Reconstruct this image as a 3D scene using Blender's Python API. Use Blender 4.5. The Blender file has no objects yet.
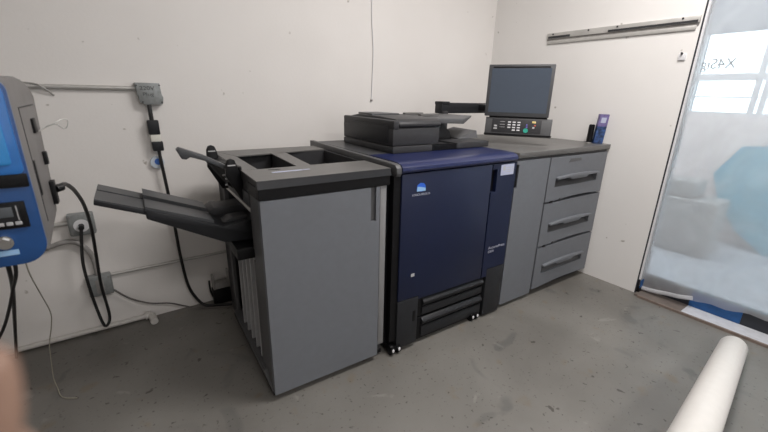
import bpy, bmesh, math, random
from mathutils import Vector, Matrix
random.seed(4)
sc = bpy.context.scene
COL = sc.collection
PI = math.pi

# ------------------------------------------------------------------ materials
def new_mat(name):
    m = bpy.data.materials.new(name); m.use_nodes = True
    nt = m.node_tree
    return m, nt, nt.nodes, nt.links, nt.nodes['Principled BSDF']

def mat(name, col, rough=.5, metal=0, spec=.5, var=.06, scale=30, bump=.0, bscale=200, coat=0):
    m, nt, N, Lk, b = new_mat(name)
    tc = N.new('ShaderNodeTexCoord'); nz = N.new('ShaderNodeTexNoise')
    nz.inputs['Scale'].default_value = scale; nz.inputs['Detail'].default_value = 4
    Lk.new(tc.outputs['Object'], nz.inputs['Vector'])
    cr = N.new('ShaderNodeValToRGB')
    cr.color_ramp.elements[0].position = .3; cr.color_ramp.elements[1].position = .7
    cr.color_ramp.elements[0].color = (*[c*(1-var) for c in col], 1)
    cr.color_ramp.elements[1].color = (*[min(1, c*(1+var)) for c in col], 1)
    Lk.new(nz.outputs['Fac'], cr.inputs['Fac']); Lk.new(cr.outputs['Color'], b.inputs['Base Color'])
    b.inputs['Roughness'].default_value = rough; b.inputs['Metallic'].default_value = metal
    b.inputs['Specular IOR Level'].default_value = spec
    b.inputs['Coat Weight'].default_value = coat
    if bump:
        n2 = N.new('ShaderNodeTexNoise'); n2.inputs['Scale'].default_value = bscale; n2.inputs['Detail'].default_value = 3
        Lk.new(tc.outputs['Object'], n2.inputs['Vector'])
        bp = N.new('ShaderNodeBump'); bp.inputs['Strength'].default_value = bump; bp.inputs['Distance'].default_value = .002
        Lk.new(n2.outputs['Fac'], bp.inputs['Height']); Lk.new(bp.outputs['Normal'], b.inputs['Normal'])
    return m

def wall_mat(name, c0, c1):
    m, nt, N, Lk, b = new_mat(name)
    tc = N.new('ShaderNodeTexCoord')
    n1 = N.new('ShaderNodeTexNoise'); n1.inputs['Scale'].default_value = 1.3; n1.inputs['Detail'].default_value = 5
    Lk.new(tc.outputs['Object'], n1.inputs['Vector'])
    cr = N.new('ShaderNodeValToRGB'); cr.color_ramp.elements[0].position = .3; cr.color_ramp.elements[1].position = .7
    cr.color_ramp.elements[0].color = (*c0, 1); cr.color_ramp.elements[1].color = (*c1, 1)
    Lk.new(n1.outputs['Fac'], cr.inputs['Fac'])
    # small scuffs
    n3 = N.new('ShaderNodeTexNoise'); n3.inputs['Scale'].default_value = 16; n3.inputs['Detail'].default_value = 2
    Lk.new(tc.outputs['Object'], n3.inputs['Vector'])
    r3 = N.new('ShaderNodeValToRGB'); r3.color_ramp.elements[0].position = .22; r3.color_ramp.elements[1].position = .27
    r3.color_ramp.elements[0].color = (.55, .53, .5, 1); r3.color_ramp.elements[1].color = (1, 1, 1, 1)
    Lk.new(n3.outputs['Fac'], r3.inputs['Fac'])
    mx = N.new('ShaderNodeMix'); mx.data_type = 'RGBA'; mx.blend_type = 'MULTIPLY'; mx.inputs[0].default_value = 1
    Lk.new(cr.outputs['Color'], mx.inputs[6]); Lk.new(r3.outputs['Color'], mx.inputs[7])
    Lk.new(mx.outputs[2], b.inputs['Base Color'])
    b.inputs['Roughness'].default_value = .6; b.inputs['Specular IOR Level'].default_value = .3
    n2 = N.new('ShaderNodeTexNoise'); n2.inputs['Scale'].default_value = 60; n2.inputs['Detail'].default_value = 4
    Lk.new(tc.outputs['Object'], n2.inputs['Vector'])
    bp = N.new('ShaderNodeBump'); bp.inputs['Strength'].default_value = .12; bp.inputs['Distance'].default_value = .004
    Lk.new(n2.outputs['Fac'], bp.inputs['Height']); Lk.new(bp.outputs['Normal'], b.inputs['Normal'])
    return m

def floor_mat():
    m, nt, N, Lk, b = new_mat('concrete_floor')
    tc = N.new('ShaderNodeTexCoord')
    def noise(s, d, dist=0, off=(0, 0, 0)):
        mp = N.new('ShaderNodeMapping'); mp.inputs['Location'].default_value = off
        Lk.new(tc.outputs['Object'], mp.inputs['Vector'])
        n = N.new('ShaderNodeTexNoise'); n.inputs['Scale'].default_value = s; n.inputs['Detail'].default_value = d
        n.inputs['Distortion'].default_value = dist; Lk.new(mp.outputs['Vector'], n.inputs['Vector']); return n
    def ramp(n, p0, p1, c0, c1):
        r = N.new('ShaderNodeValToRGB'); r.color_ramp.elements[0].position = p0; r.color_ramp.elements[1].position = p1
        r.color_ramp.elements[0].color = (*c0, 1); r.color_ramp.elements[1].color = (*c1, 1)
        Lk.new(n.outputs['Fac'], r.inputs['Fac']); return r
    def mul(a, c, f=1, bt='MULTIPLY'):
        x = N.new('ShaderNodeMix'); x.data_type = 'RGBA'; x.blend_type = bt; x.inputs[0].default_value = f
        Lk.new(a, x.inputs[6]); Lk.new(c, x.inputs[7]); return x.outputs[2]
    base = ramp(noise(1.6, 6, .4), .3, .72, (.135, .128, .116), (.205, .197, .180)).outputs['Color']
    patch = ramp(noise(2.6, 3, 1.0, (3.1, 1.2, 0)), .33, .39, (.74, .75, .77), (1, 1, 1)).outputs['Color']
    spots = ramp(noise(22, 2, .6, (1, 4, 0)), .26, .31, (.38, .36, .34), (1, 1, 1)).outputs['Color']
    spk = ramp(noise(60, 2, .3, (7, 4, 0)), .29, .34, (.5, .49, .47), (1, 1, 1)).outputs['Color']
    sandy = ramp(noise(9, 4, 0, (2, 8, 0)), .62, .72, (1, 1, 1), (1.0, .9, .78)).outputs['Color']
    c = mul(mul(mul(mul(base, patch), spots), spk), sandy)
    pale = N.new('ShaderNodeValToRGB')
    Lk.new(noise(7, 5, .8, (9, 3, 0)).outputs['Fac'], pale.inputs['Fac'])
    pale.color_ramp.elements[0].position = .68; pale.color_ramp.elements[1].position = .74
    pale.color_ramp.elements[0].color = (0, 0, 0, 1); pale.color_ramp.elements[1].color = (.05, .05, .045, 1)
    c = mul(c, pale.outputs['Color'], 1, 'ADD')
    Lk.new(c, b.inputs['Base Color'])
    rr = N.new('ShaderNodeMapRange'); rr.inputs['To Min'].default_value = .22; rr.inputs['To Max'].default_value = .55
    Lk.new(noise(5, 4).outputs['Fac'], rr.inputs['Value']); Lk.new(rr.outputs['Result'], b.inputs['Roughness'])
    bp = N.new('ShaderNodeBump'); bp.inputs['Strength'].default_value = .15; bp.inputs['Distance'].default_value = .004
    Lk.new(noise(35, 5).outputs['Fac'], bp.inputs['Height']); Lk.new(bp.outputs['Normal'], b.inputs['Normal'])
    return m

def film_mat(name, alpha, tint, haze_scale=3):
    """clear plastic sheet: partly see-through, partly milky, a little glossy"""
    m = bpy.data.materials.new(name); m.use_nodes = True
    nt = m.node_tree; N = nt.nodes; Lk = nt.links; N.clear()
    out = N.new('ShaderNodeOutputMaterial')
    tr = N.new('ShaderNodeBsdfTransparent'); tr.inputs['Color'].default_value = (.97, .98, 1, 1)
    df = N.new('ShaderNodeBsdfDiffuse'); df.inputs['Color'].default_value = (*tint, 1)
    tl = N.new('ShaderNodeBsdfTranslucent'); tl.inputs['Color'].default_value = (*tint, 1)
    gl = N.new('ShaderNodeBsdfGlossy'); gl.inputs['Roughness'].default_value = .12
    ad = N.new('ShaderNodeMixShader'); ad.inputs[0].default_value = .5
    Lk.new(df.outputs[0], ad.inputs[1]); Lk.new(tl.outputs[0], ad.inputs[2])
    m1 = N.new('ShaderNodeMixShader'); Lk.new(tr.outputs[0], m1.inputs[1]); Lk.new(ad.outputs[0], m1.inputs[2])
    tc = N.new('ShaderNodeTexCoord'); nz = N.new('ShaderNodeTexNoise'); nz.inputs['Scale'].default_value = haze_scale
    nz.inputs['Distortion'].default_value = 1.2
    Lk.new(tc.outputs['Object'], nz.inputs['Vector'])
    mr = N.new('ShaderNodeMapRange'); mr.inputs['From Min'].default_value = .3; mr.inputs['From Max'].default_value = .7
    mr.inputs['To Min'].default_value = alpha*.8; mr.inputs['To Max'].default_value = alpha*1.2
    Lk.new(nz.outputs['Fac'], mr.inputs['Value']); Lk.new(mr.outputs['Result'], m1.inputs[0])
    m2 = N.new('ShaderNodeMixShader'); m2.inputs[0].default_value = .06
    Lk.new(m1.outputs[0], m2.inputs[1]); Lk.new(gl.outputs[0], m2.inputs[2])
    Lk.new(m2.outputs[0], out.inputs['Surface'])
    return m

M = {}
M['wall'] = wall_mat('painted_wall', (.76, .735, .71), (.82, .795, .77))
M['wallB'] = wall_mat('painted_wall_right', (.78, .765, .745), (.82, .805, .785))
M['floor'] = floor_mat()
M['grey'] = mat('light_grey_plastic', (.152, .161, .178), .5, spec=.35, var=.03, bump=.05)
M['grey_lit'] = mat('lit_grey_plastic', (.22, .22, .222), .45, var=.03)  # brighter copy of the grey, light on the side trim put into its colour
M['grey_mid'] = mat('mid_grey_plastic', (.095, .096, .10), .45, spec=.35, var=.04, bump=.05)
M['top'] = mat('warm_grey_top', (.118, .115, .111), .38, var=.05, bump=.05)
M['dark'] = mat('dark_grey_plastic', (.042, .042, .045), .45, spec=.22, var=.06, bump=.06)
M['dark2'] = mat('charcoal_plastic', (.022, .023, .026), .42, spec=.22, var=.06, bump=.06)
M['black'] = mat('black_plastic', (.006, .006, .007), .42, spec=.22, var=.1)
M['blue'] = mat('navy_panel', (.008, .013, .042), .38, spec=.35, var=.04)
M['bluecap'] = mat('navy_cap', (.014, .021, .082), .3, spec=.4, var=.04, coat=.3)
M['tray'] = mat('tray_grey', (.062, .065, .070), .4, spec=.35, var=.05, bump=.08)
M['screen'] = mat('screen_glass', (.070, .088, .118), .22, var=.02)
M['bezel'] = mat('bezel_grey', (.075, .077, .082), .4, spec=.35, var=.04)
M['white'] = mat('white_plastic', (.72, .72, .74), .4, var=.03)
M['label'] = mat('label_white', (.45, .48, .62), .5, var=.04)
M['print'] = mat('print_grey', (.42, .43, .50), .5, var=.02)
M['logo_hi'] = mat('logo_pale_blue', (.30, .52, .78), .4)
M['logo_lo'] = mat('logo_blue', (.02, .12, .60), .4)
M['green'] = mat('green_key', (.03, .36, .27), .4)
M['red'] = mat('red_key', (.5, .09, .06), .4)
M['yellow'] = mat('yellow_key', (.75, .6, .25), .4)
M['violet'] = mat('violet_key', (.14, .12, .42), .4)
M['keygrey'] = mat('key_grey', (.45, .45, .46), .4)
M['steel'] = mat('brushed_steel', (.50, .49, .47), .4, metal=.3, var=.12, scale=12)
M['steel_dark'] = mat('dark_steel', (.22, .21, .20), .45, metal=.2, var=.15)
M['galv'] = mat('galvanised_box', (.25, .265, .265), .5, metal=.2, var=.12, scale=60)
M['conduit'] = mat('conduit_metal', (.50, .49, .47), .38, metal=.3, var=.06)
M['conduit_grey'] = mat('flex_conduit', (.30, .29, .28), .5, var=.08)
M['pvc'] = mat('white_pipe', (.62, .60, .57), .45, var=.06)
M['cable'] = mat('black_cable', (.012, .012, .013), .4)
M['cable_grey'] = mat('grey_cable', (.11, .10, .095), .5)
M['string'] = mat('straw_string', (.34, .32, .26), .6)
M['ink'] = mat('marker_ink', (.07, .075, .08), .6)
M['boxblue'] = mat('cobalt_shell', (.009, .062, .21), .3, var=.03, coat=.3)
M['boxblue_edge'] = mat('bright_blue_rim', (.02, .15, .46), .3, coat=.3)
M['boxcyan'] = mat('sky_blue_window', (.028, .23, .56), .25, var=.03, coat=.3)
M['boxgrey'] = mat('warm_grey_shell', (.185, .175, .17), .5, var=.04, bump=.1)
M['lcd'] = mat('lcd_grey', (.09, .10, .11), .3)
M['chrome'] = mat('chrome', (.7, .7, .7), .18, metal=1)
M['skyblue'] = mat('pale_blue_label', (.30, .50, .75), .5)
M['tagblue'] = mat('tag_print', (.05, .16, .55), .4)
M['tagclear'] = mat('tag_clear', (.55, .62, .70), .3)
M['cream'] = mat('cream_plastic', (.70, .69, .62), .5)
M['paper'] = mat('paper_white', (.66, .64, .61), .55, var=.02)
M['purple'] = mat('purple_print', (.15, .12, .28), .45, var=.3, scale=40)
M['bottleblue'] = mat('blue_print', (.025, .06, .17), .4, var=.8, scale=45)
M['navybox'] = mat('dark_blue_side', (.015, .018, .06), .4)
M['skin'] = mat('skin', (.27, .165, .12), .6, var=.1)
M['nail'] = mat('nail', (.62, .36, .28), .35)
M['alu'] = mat('aluminium_frame', (.52, .52, .53), .4, var=.04)
M['frame_dark'] = mat('dark_frame', (.02, .023, .03), .4)
M['tape'] = mat('blue_tape', (.012, .085, .26), .5, var=.15)
M['threshold'] = mat('threshold_white', (.60, .62, .66), .4, var=.08)
M['threshold_shaded'] = mat('threshold_shaded', (.16, .135, .12), .5, var=.12)
M['strip'] = mat('rusty_strip', (.20, .155, .13), .6, var=.2)
M['soffit'] = mat('soffit_grey', (.27, .28, .30), .6, var=.03)
M['pinkwall'] = mat('pinkish_knee_wall', (.72, .64, .62), .6, var=.05, scale=3)
M['teal'] = mat('pale_teal_banner', (.13, .36, .46), .5, var=.08, scale=4)
M['mullion'] = mat('storefront_mullion', (.62, .60, .60), .5, var=.03)
M['film'] = film_mat('clear_film', .46, (.84, .83, .85))
M['hem'] = film_mat('folded_film', .85, (.80, .80, .82))
M['vfloor'] = mat('vestibule_floor', (.38, .39, .42), .5, var=.08, scale=4)
M['foliage'] = mat('street_grey', (.40, .42, .40), .8, var=.3, scale=3)

def glass_mat():
    m = bpy.data.materials.new('clear_glass'); m.use_nodes = True
    N = m.node_tree.nodes; Lk = m.node_tree.links; N.clear()
    out = N.new('ShaderNodeOutputMaterial'); tr = N.new('ShaderNodeBsdfTransparent'); gl = N.new('ShaderNodeBsdfGlossy')
    tr.inputs['Color'].default_value = (.93, .97, .98, 1); gl.inputs['Roughness'].default_value = .02
    fr = N.new('ShaderNodeFresnel'); fr.inputs['IOR'].default_value = 1.4
    mx = N.new('ShaderNodeMixShader'); Lk.new(fr.outputs[0], mx.inputs[0]); Lk.new(tr.outputs[0], mx.inputs[1]); Lk.new(gl.outputs[0], mx.inputs[2])
    Lk.new(mx.outputs[0], out.inputs['Surface']); return m
M['glass'] = glass_mat()

# ------------------------------------------------------------------ frames
O = Vector((-2.5541, -1.0990, 0)); MR = -0.033584     # printer line: origin at its front-left foot
def Lw(x, y, z=0):
    c, s = math.cos(MR), math.sin(MR)
    return Vector((O.x + x*c - y*s, O.y + x*s + y*c, z))

# ------------------------------------------------------------------ mesh builder
class MB:
    def __init__(s): s.bm = bmesh.new()
    def _merge(s, b, bev=0, seg=2):
        bmesh.ops.recalc_face_normals(b, faces=b.faces)
        if bev:
            bmesh.ops.bevel(b, geom=list(b.edges), offset=bev, segments=seg, affect='EDGES', profile=.5, clamp_overlap=True)
        me = bpy.data.meshes.new('t'); b.to_mesh(me); b.free(); s.bm.from_mesh(me); bpy.data.meshes.remove(me); return s
    def box(s, x0, x1, y0, y1, z0, z1, bev=0, seg=2, rot=None):
        b = bmesh.new(); bmesh.ops.create_cube(b, size=1)
        for v in b.verts:
            v.co = Vector(((x0+x1)/2 + v.co.x*(x1-x0), (y0+y1)/2 + v.co.y*(y1-y0), (z0+z1)/2 + v.co.z*(z1-z0)))
        if rot: bmesh.ops.transform(b, matrix=rot, verts=b.verts)
        return s._merge(b, bev, seg)
    def prism(s, pts, axis, a, c, bev=0, seg=2):
        """pts 2-D polygon in the two other axes (order xyz without axis)"""
        b = bmesh.new()
        def mk(p, t):
            if axis == 'x': return (t, p[0], p[1])
            if axis == 'y': return (p[0], t, p[1])
            return (p[0], p[1], t)
        va = [b.verts.new(mk(p, a)) for p in pts]; vb = [b.verts.new(mk(p, c)) for p in pts]
        b.faces.new(va); b.faces.new(vb[::-1])
        for i in range(len(pts)):
            j = (i+1) % len(pts); b.faces.new((va[i], vb[i], vb[j], va[j]))
        return s._merge(b, bev, seg)
    def hexa(s, bot, top, bev=0, seg=2):
        b = bmesh.new(); va = [b.verts.new(p) for p in bot]; vb = [b.verts.new(p) for p in top]
        b.faces.new(va); b.faces.new(vb[::-1]); n = len(bot)
        for i in range(n): b.faces.new((va[i], vb[i], vb[(i+1) % n], va[(i+1) % n]))
        return s._merge(b, bev, seg)
    def cyl(s, p0, p1, r, seg=20, r2=None, bev=0):
        p0, p1 = Vector(p0), Vector(p1); d = p1-p0
        b = bmesh.new(); bmesh.ops.create_cone(b, cap_ends=True, segments=seg, radius1=r, radius2=r if r2 is None else r2, depth=d.length)
        q = d.to_track_quat('Z', 'Y').to_matrix().to_4x4()
        bmesh.ops.transform(b, matrix=Matrix.Translation((p0+p1)/2) @ q, verts=b.verts)
        if bev:
            e = [e for e in b.edges if len(e.link_faces) == 2 and any(len(f.verts) > 4 for f in e.link_faces)]
            bmesh.ops.bevel(b, geom=e, offset=bev, segments=2, affect='EDGES')
        return s._merge(b)
    def ball(s, c, r, sc_=(1, 1, 1)):
        b = bmesh.new(); bmesh.ops.create_uvsphere(b, u_segments=18, v_segments=12, radius=r)
        for v in b.verts: v.co = Vector((c[0]+v.co.x*sc_[0], c[1]+v.co.y*sc_[1], c[2]+v.co.z*sc_[2]))
        return s._merge(b)
    def tube(s, pts, r, seg=10, sub=6, closed=False):
        P = [Vector(p) for p in pts]
        if sub > 1 and len(P) > 2:                      # Catmull-Rom
            Q = []; n = len(P)
            for i in range(n-1):
                a, b_, c, d = P[max(i-1, 0)], P[i], P[i+1], P[min(i+2, n-1)]
                for k in range(sub):
                    t = k/sub
                    Q.append(.5*((2*b_) + (-a+c)*t + (2*a-5*b_+4*c-d)*t*t + (-a+3*b_-3*c+d)*t**3))
            Q.append(P[-1]); P = Q
        b = bmesh.new(); rings = []; up = Vector((0, 0, 1)); prev = None
        for i, p in enumerate(P):
            t = (P[min(i+1, len(P)-1)] - P[max(i-1, 0)]).normalized()
            if prev is None:
                u = t.cross(up)
                if u.length < .05: u = t.cross(Vector((0, 1, 0)))
            else: u = prev - t*prev.dot(t)
            u.normalize(); prev = u; w = t.cross(u)
            rings.append([b.verts.new(p + (u*math.cos(2*PI*k/seg) + w*math.sin(2*PI*k/seg))*r) for k in range(seg)])
        for i in range(len(rings)-1):
            for k in range(seg):
                b.faces.new((rings[i][k], rings[i][(k+1) % seg], rings[i+1][(k+1) % seg], rings[i+1][k]))
        b.faces.new(rings[0][::-1]); b.faces.new(rings[-1])
        return s._merge(b)
    def build(s, name, m, parent=None, smooth=True, **props):
        me = bpy.data.meshes.new(name)
        if parent is not None and 'off' in parent:
            o_ = Vector(parent['off'])
        else: o_ = Vector((0, 0, 0))
        bmesh.ops.translate(s.bm, vec=-o_, verts=s.bm.verts)
        s.bm.to_mesh(me); s.bm.free()
        me.materials.append(M[m] if isinstance(m, str) else m)
        ob = bpy.data.objects.new(name, me); COL.objects.link(ob)
        if parent is not None:
            ob.parent = parent; ob['off'] = list(o_)
        else: ob['off'] = [0, 0, 0]
        if smooth:
            for p in me.polygons: p.use_smooth = True
            try: me.set_sharp_from_angle(angle=math.radians(35))
            except Exception: pass
        for k, v in props.items(): ob[k] = v
        return ob

def thing(name, label, cat, loc, rotz=0, group=None, off=None):
    e = bpy.data.objects.new(name, None); COL.objects.link(e); e.empty_display_size = .05
    e.location = loc; e.rotation_euler = (0, 0, rotz); e['label'] = label; e['category'] = cat
    if group: e['group'] = group
    e['off'] = list(off if off is not None else loc)
    return e
def Lthing(name, label, cat, x, y, z=0, group=None):
    return thing(name, label, cat, Lw(x, y, z), MR, group, (x, y, z))
def tag(o, label, cat, group=None):
    o['label'] = label; o['category'] = cat
    if group: o['group'] = group
    return o
def struct(o): o['kind'] = 'structure'; return o
def base_origin(o):
    """move a single-mesh thing's origin to the bottom centre of its mesh"""
    vs = [v.co for v in o.data.vertices]
    c = Vector(((min(v.x for v in vs)+max(v.x for v in vs))/2, (min(v.y for v in vs)+max(v.y for v in vs))/2, min(v.z for v in vs)))
    o.data.transform(Matrix.Translation(-c)); o.location = c; return o
def text(name, s, size, m, parent, mtx, width=None, thick=.0006, mirror=False, top=False):
    cu = bpy.data.curves.new(name, 'FONT'); cu.body = s; cu.size = size; cu.extrude = thick; cu.align_x = 'LEFT'
    t = bpy.data.objects.new(name, cu); COL.objects.link(t); bpy.context.view_layer.update()
    me = bpy.data.meshes.new_from_object(t); bpy.data.objects.remove(t)
    xs = [v.co.x for v in me.vertices]; w = max(xs)-min(xs)
    if width: me.transform(Matrix.Diagonal((width/w, 1, 1, 1)))
    me.transform(mtx); me.name = name
    if parent is not None: me.transform(Matrix.Translation(-Vector(parent['off'])))
    me.materials.clear(); me.materials.append(M[m])
    o = bpy.data.objects.new(name, me); COL.objects.link(o)
    if parent is not None: o.parent = parent
    return o
RX = Matrix.Rotation(PI/2, 4, 'X')       # text standing up, reading along +x, facing -y

# ================================================================== SETTING
def S(name, m, *boxes, **k):
    b = MB()
    for bx in boxes: b.box(*bx)
    return struct(b.build(name, m, smooth=False))
S('floor', 'floor', (-5.6, .1, -6.1, .1, -.1, 0))
S('wall_back', 'wall', (-5.6, .1, 0, .12, 0, 3.0))
GY = -1.556
S('wall_right', 'wallB', (0, .04, GY, 0, 0, 3.0), (0, .1, -6, -3.9, 0, 3.0), (0, .1, -3.9, GY, 2.55, 3.0))
S('wall_left', 'wall', (-5.62, -5.5, -6, 0, 0, 3.0))
S('wall_front', 'wall', (-5.62, .1, -6.12, -6, 0, 3.0))
S('ceiling', 'wall', (-5.62, .1, -6.12, .12, 3.0, 3.1))
# caulk line along the bottom of the right wall
# threshold of the glazed opening
b = MB(); b.box(-.05, .13, -3.9, -1.86, 0, .014); struct(b.build('trim_1', 'threshold', smooth=False))
b = MB(); b.box(-.05, .13, -1.86, -1.575, 0, .014); struct(b.build('trim_2', 'threshold_shaded', smooth=False))  # same threshold in the wall's shade, the shade put into a brown colour
b = MB(); b.box(-.066, -.051, -3.9, -1.60, 0, .016); struct(b.build('trim_3', 'strip', smooth=False))
# window_1 : glazed opening with frame
w = MB(); w.box(.105, .111, -3.88, -1.573, .13, 2.5)
win = struct(w.build('window_1', 'glass', smooth=False))
f = MB(); f.box(.09, .14, -3.9, -1.575, .014, .125); f.build('bottom_rail', 'frame_dark', win, smooth=False)
f = MB(); f.box(.041, .11, -1.572, -1.556, .0, 2.55); f.build('jamb', 'alu', win, smooth=False)
f = MB(); f.box(.0, .04, -1.564, -1.5565, .0, 2.55); f.build('jamb_gap_strip', 'frame_dark', win, smooth=False)
f = MB(); f.box(.002, .016, -1.576, -1.565, .11, 2.55); f.build('corner_bead', 'white', win, smooth=False)
f = MB(); f.box(.09, .14, -3.9, -1.6, 2.5, 2.55); f.build('top_rail', 'alu', win, smooth=False)
# masking tape on the rail
t = MB(); t.box(.086, .0899, -2.13, -1.86, .016, .126); tag(base_origin(t.build('masking_tape', 'tape', smooth=False)), 'long strip of blue tape on the dark bottom rail of the glazing', 'tape')
t = MB(); t.box(.005, .05, -1.584, -1.5795, .045, .105); tag(base_origin(t.build('masking_tape', 'tape', smooth=False)), 'small blue tape scrap at the wall corner beside the threshold', 'tape')
t = MB(); t.box(-.004, .05, -1.585, -1.567, .015, .044); base_origin(tag(t.build('rubber_foot', 'black', smooth=False), 'small black block in the corner under the blue tape scrap', 'block'))

# plastic film over the glazing
def film():
    b = bmesh.new(); ny, nz = 60, 36; V = []
    for i in range(ny+1):
        y = -1.577 - i/ny*2.2
        zb = .034 + .087*min(1, (i/ny)*3.2) + .006*math.sin(i*1.3)
        row = []
        for j in range(nz+1):
            tt = j/nz; z = zb*(1-tt)**1 + tt*2.5 if j else zb
            z = zb + (2.5-zb)*tt
            x = .050 + .005*math.sin(y*9+z*4) + .004*math.sin(z*13+y*3)
            if j < 3: x += .006*math.sin(i*.9+j)*(3-j)/3
            row.append(b.verts.new((x, y, z)))
        V.append(row)
    for i in range(ny):
        for j in range(nz): b.faces.new((V[i][j], V[i+1][j], V[i+1][j+1], V[i][j+1]))
    m = MB(); m._merge(b)
    o = m.build('plastic_sheet', 'film')
    return tag(base_origin(o), 'milky clear plastic sheet hanging over the glazed opening right of the white wall', 'plastic sheet')
film()
h = MB()
pts = [(.045, -1.585, .036), (.04, -1.66, .046), (.046, -1.74, .060), (.038, -1.81, .074), (.048, -1.88, .092)]
h.tube(pts, .015, 8, 5)
h.build('rolled_hem', 'hem', [o for o in bpy.data.objects if o.name.startswith('plastic_sheet')][0])
hm = bpy.data.objects['rolled_hem']
hm.data.transform(Matrix.Translation(-bpy.data.objects['plastic_sheet'].location)); 

# beyond the glazing: porch and storefront at x = 2
SX = 2.0
S('floor_1', 'vfloor', (.1, 6.5, -7, 2.0, -.12, -.02))
S('wall_storefront', 'pinkwall', (SX, SX+.12, -5.5, .6, 0, 1.235))
S('wall_storefront_header', 'soffit', (SX, SX+.12, -5.5, .6, 2.0, 3.0), (SX, SX+.12, -.985, .6, 1.235, 2.0))
S('wall_porch', 'wallB', (.1, SX, .48, .6, 0, 3.0))
m_ = MB()
ys = [-.985, -1.455, -1.52, -2.03, -2.56, -3.1, -3.7, -4.3]
for y in (-1.02-.0, -1.462, -1.53, -2.05, -2.6, -3.15, -3.7, -4.3, -4.9):
    if y == -1.02: continue
    m_.box(SX+.02, SX+.09, y-.022, y+.012, 1.235, 2.0)
m_.box(SX+.015, SX+.095, -5.5, -.985, 1.562, 1.625)
m_.box(SX+.01, SX+.1, -5.5, -.985, 1.235, 1.262)
m_.box(SX+.04, SX+.07, -5.5, -.985, 1.40, 1.412)
gl = MB(); gl.box(SX+.05, SX+.055, -5.5, -.985, 1.24, 1.995); g = struct(gl.build('window_2', 'glass', smooth=False))
m_.build('window_frame', 'mullion', g, smooth=False)
# lettering on the storefront pane: it reads correctly from outside, so mirrored from here
mt = Matrix.Translation((SX+.046, -1.265, 1.675)) @ Matrix(((0, 0, 1, 0), (1, 0, 0, 0), (0, 1, 0, 0), (0, 0, 0, 1))) 
o = text('window_lettering', 'X4Signs', .135, 'dark', None, mt, width=.38, thick=.001)
o.parent = g
# pale teal banner panel
t = MB(); t.prism([(-1.375, .68), (-1.53, .965), (-2.3, 1.03), (-2.9, .7), (-2.6, .25), (-2.3, -.02), (-1.9, -.02), (-1.66, .16), (-1.47, .42)], 'x', 1.86, 1.885)
tag(base_origin(t.build('banner_panel', 'teal', smooth=False)), 'pale teal angular board standing behind the plastic sheet', 'board')
t = MB(); t.box(1.25, 1.6, -1.62, -1.0, -.02, .50, .02); t.box(1.3, 1.58, -1.42, -1.1, .50, .66, .02)
tag(base_origin(t.build('storage_box', 'conduit_grey')), 'greyish box seen dimly through the lower plastic sheet', 'box')

# ================================================================== FINISHER
fin = Lthing('booklet_finisher', 'light grey finisher unit with open top bins and black top band, leftmost floor unit', 'finisher', 0, 0)
fin.location = Lw(-.002, .008)
b = MB()                                                        # body behind the door
b.box(.004, .10, .02, .12, .03, .955)                           # front-left post
b.box(.12, .585, .02, .80, .03, .93)                            # main volume (left bay recessed)
b.box(.0, .585, .72, .84, .05, .955, .004)                      # rear-left post + back
b.box(.585, .60, .03, .78, .06, .95)
b.build('body', 'dark', fin, smooth=False)
b = MB(); b.box(0.0, .006, .02, .14, .03, .955, .001); b.box(.0, .02, .69, .84, .05, .90, .003); b.box(.0, .12, .14, .72, .03, .10); b.box(0, .05, .12, .165, .09, .64)
b.build('side_cover', 'grey_mid', fin, smooth=False)
# front door with a handle notch at its top right
b = MB(); b.prism([(0, .035), (.547, .035), (.547, .953), (.527, .953), (.527, .79), (.498, .79), (.498, .953), (0, .953)], 'y', -.012, .02)
d = b.build('door', 'grey', fin, smooth=False)
b = MB(); b.box(.497, .528, .001, .019, .786, .95); b.build('door_handle', 'grey_mid', d, smooth=False)
b = MB(); b.box(.553, .587, -.006, .02, .09, .953, .002); b.build('side_trim', 'grey_lit', fin)
b = MB(); b.box(.0, .59, .02, .80, .012, .035); b.build('plinth', 'black', fin, smooth=False)
for (x, y) in ((.06, .08), (.52, .08), (.06, .72), (.52, .72)):
    b = MB(); b.cyl((x-.012, y, .016), (x+.012, y, .016), .016, 16); b.build('caster', 'black', fin)
# black band under the top and thin top deck with two bins
b = MB(); b.box(-.004, .60, -.014, .012, .955, 1.003, .002); b.box(-.004, .012, .012, .14, .955, 1.003)
b.build('top_band', 'black', fin, smooth=False)
b = MB()
b.hexa([(-.006, -.016, 1.0), (.607, -.016, 1.0), (.607, .012, 1.0), (-.006, .012, 1.0)], [(-.004, -.004, 1.03), (.605, -.004, 1.03), (.605, .012, 1.03), (-.004, .012, 1.03)])
b.build('top_bevel', 'dark2', fin, smooth=False)
b = MB()
z0, z1 = 1.025, 1.031
b.prism([(-.004, -.002), (.61, -.002), (.61, .24), (.05, .24), (.0, .26)], 'z', z0, z1)
b.prism([(.0, .26), (.068, .24), (.068, .65), (.0, .875)], 'z', z0, z1)
b.prism([(.072, .65), (.60, .71), (.60, .875), (.0, .875)], 'z', z0, z1)
b.prism([(.245, .24), (.315, .24), (.345, .70), (.262, .67)], 'z', z0, z1)
b.build('top_deck', 'top', fin, smooth=False)
b = MB()                                                       # bin walls and floors
b.box(.06, .60, .235, .245, .93, 1.025); b.box(.06, .60, .70, .71, .93, 1.025); b.box(.06, .070, .24, .70, .93, 1.025)
b.prism([(.247, .245), (.313, .245), (.343, .70), (.264, .67)], 'z', .93, 1.025); b.box(.594, .60, .24, .70, .93, 1.025); b.box(.0, .60, .71, .83, .93, 1.025); b.box(.0, .06, .24, .71, .98, 1.025)
b.box(.0, .6, .012, .235, .955, 1.025)
b.build('bin_wall', 'dark', fin, smooth=False)
b = MB(); b.box(.10, .235, .13, .15, 1.0312, 1.0318); b.box(.24, .27, .135, .15, 1.0312, 1.0318); b.build('top_sticker', 'label', fin, smooth=False)
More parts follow.
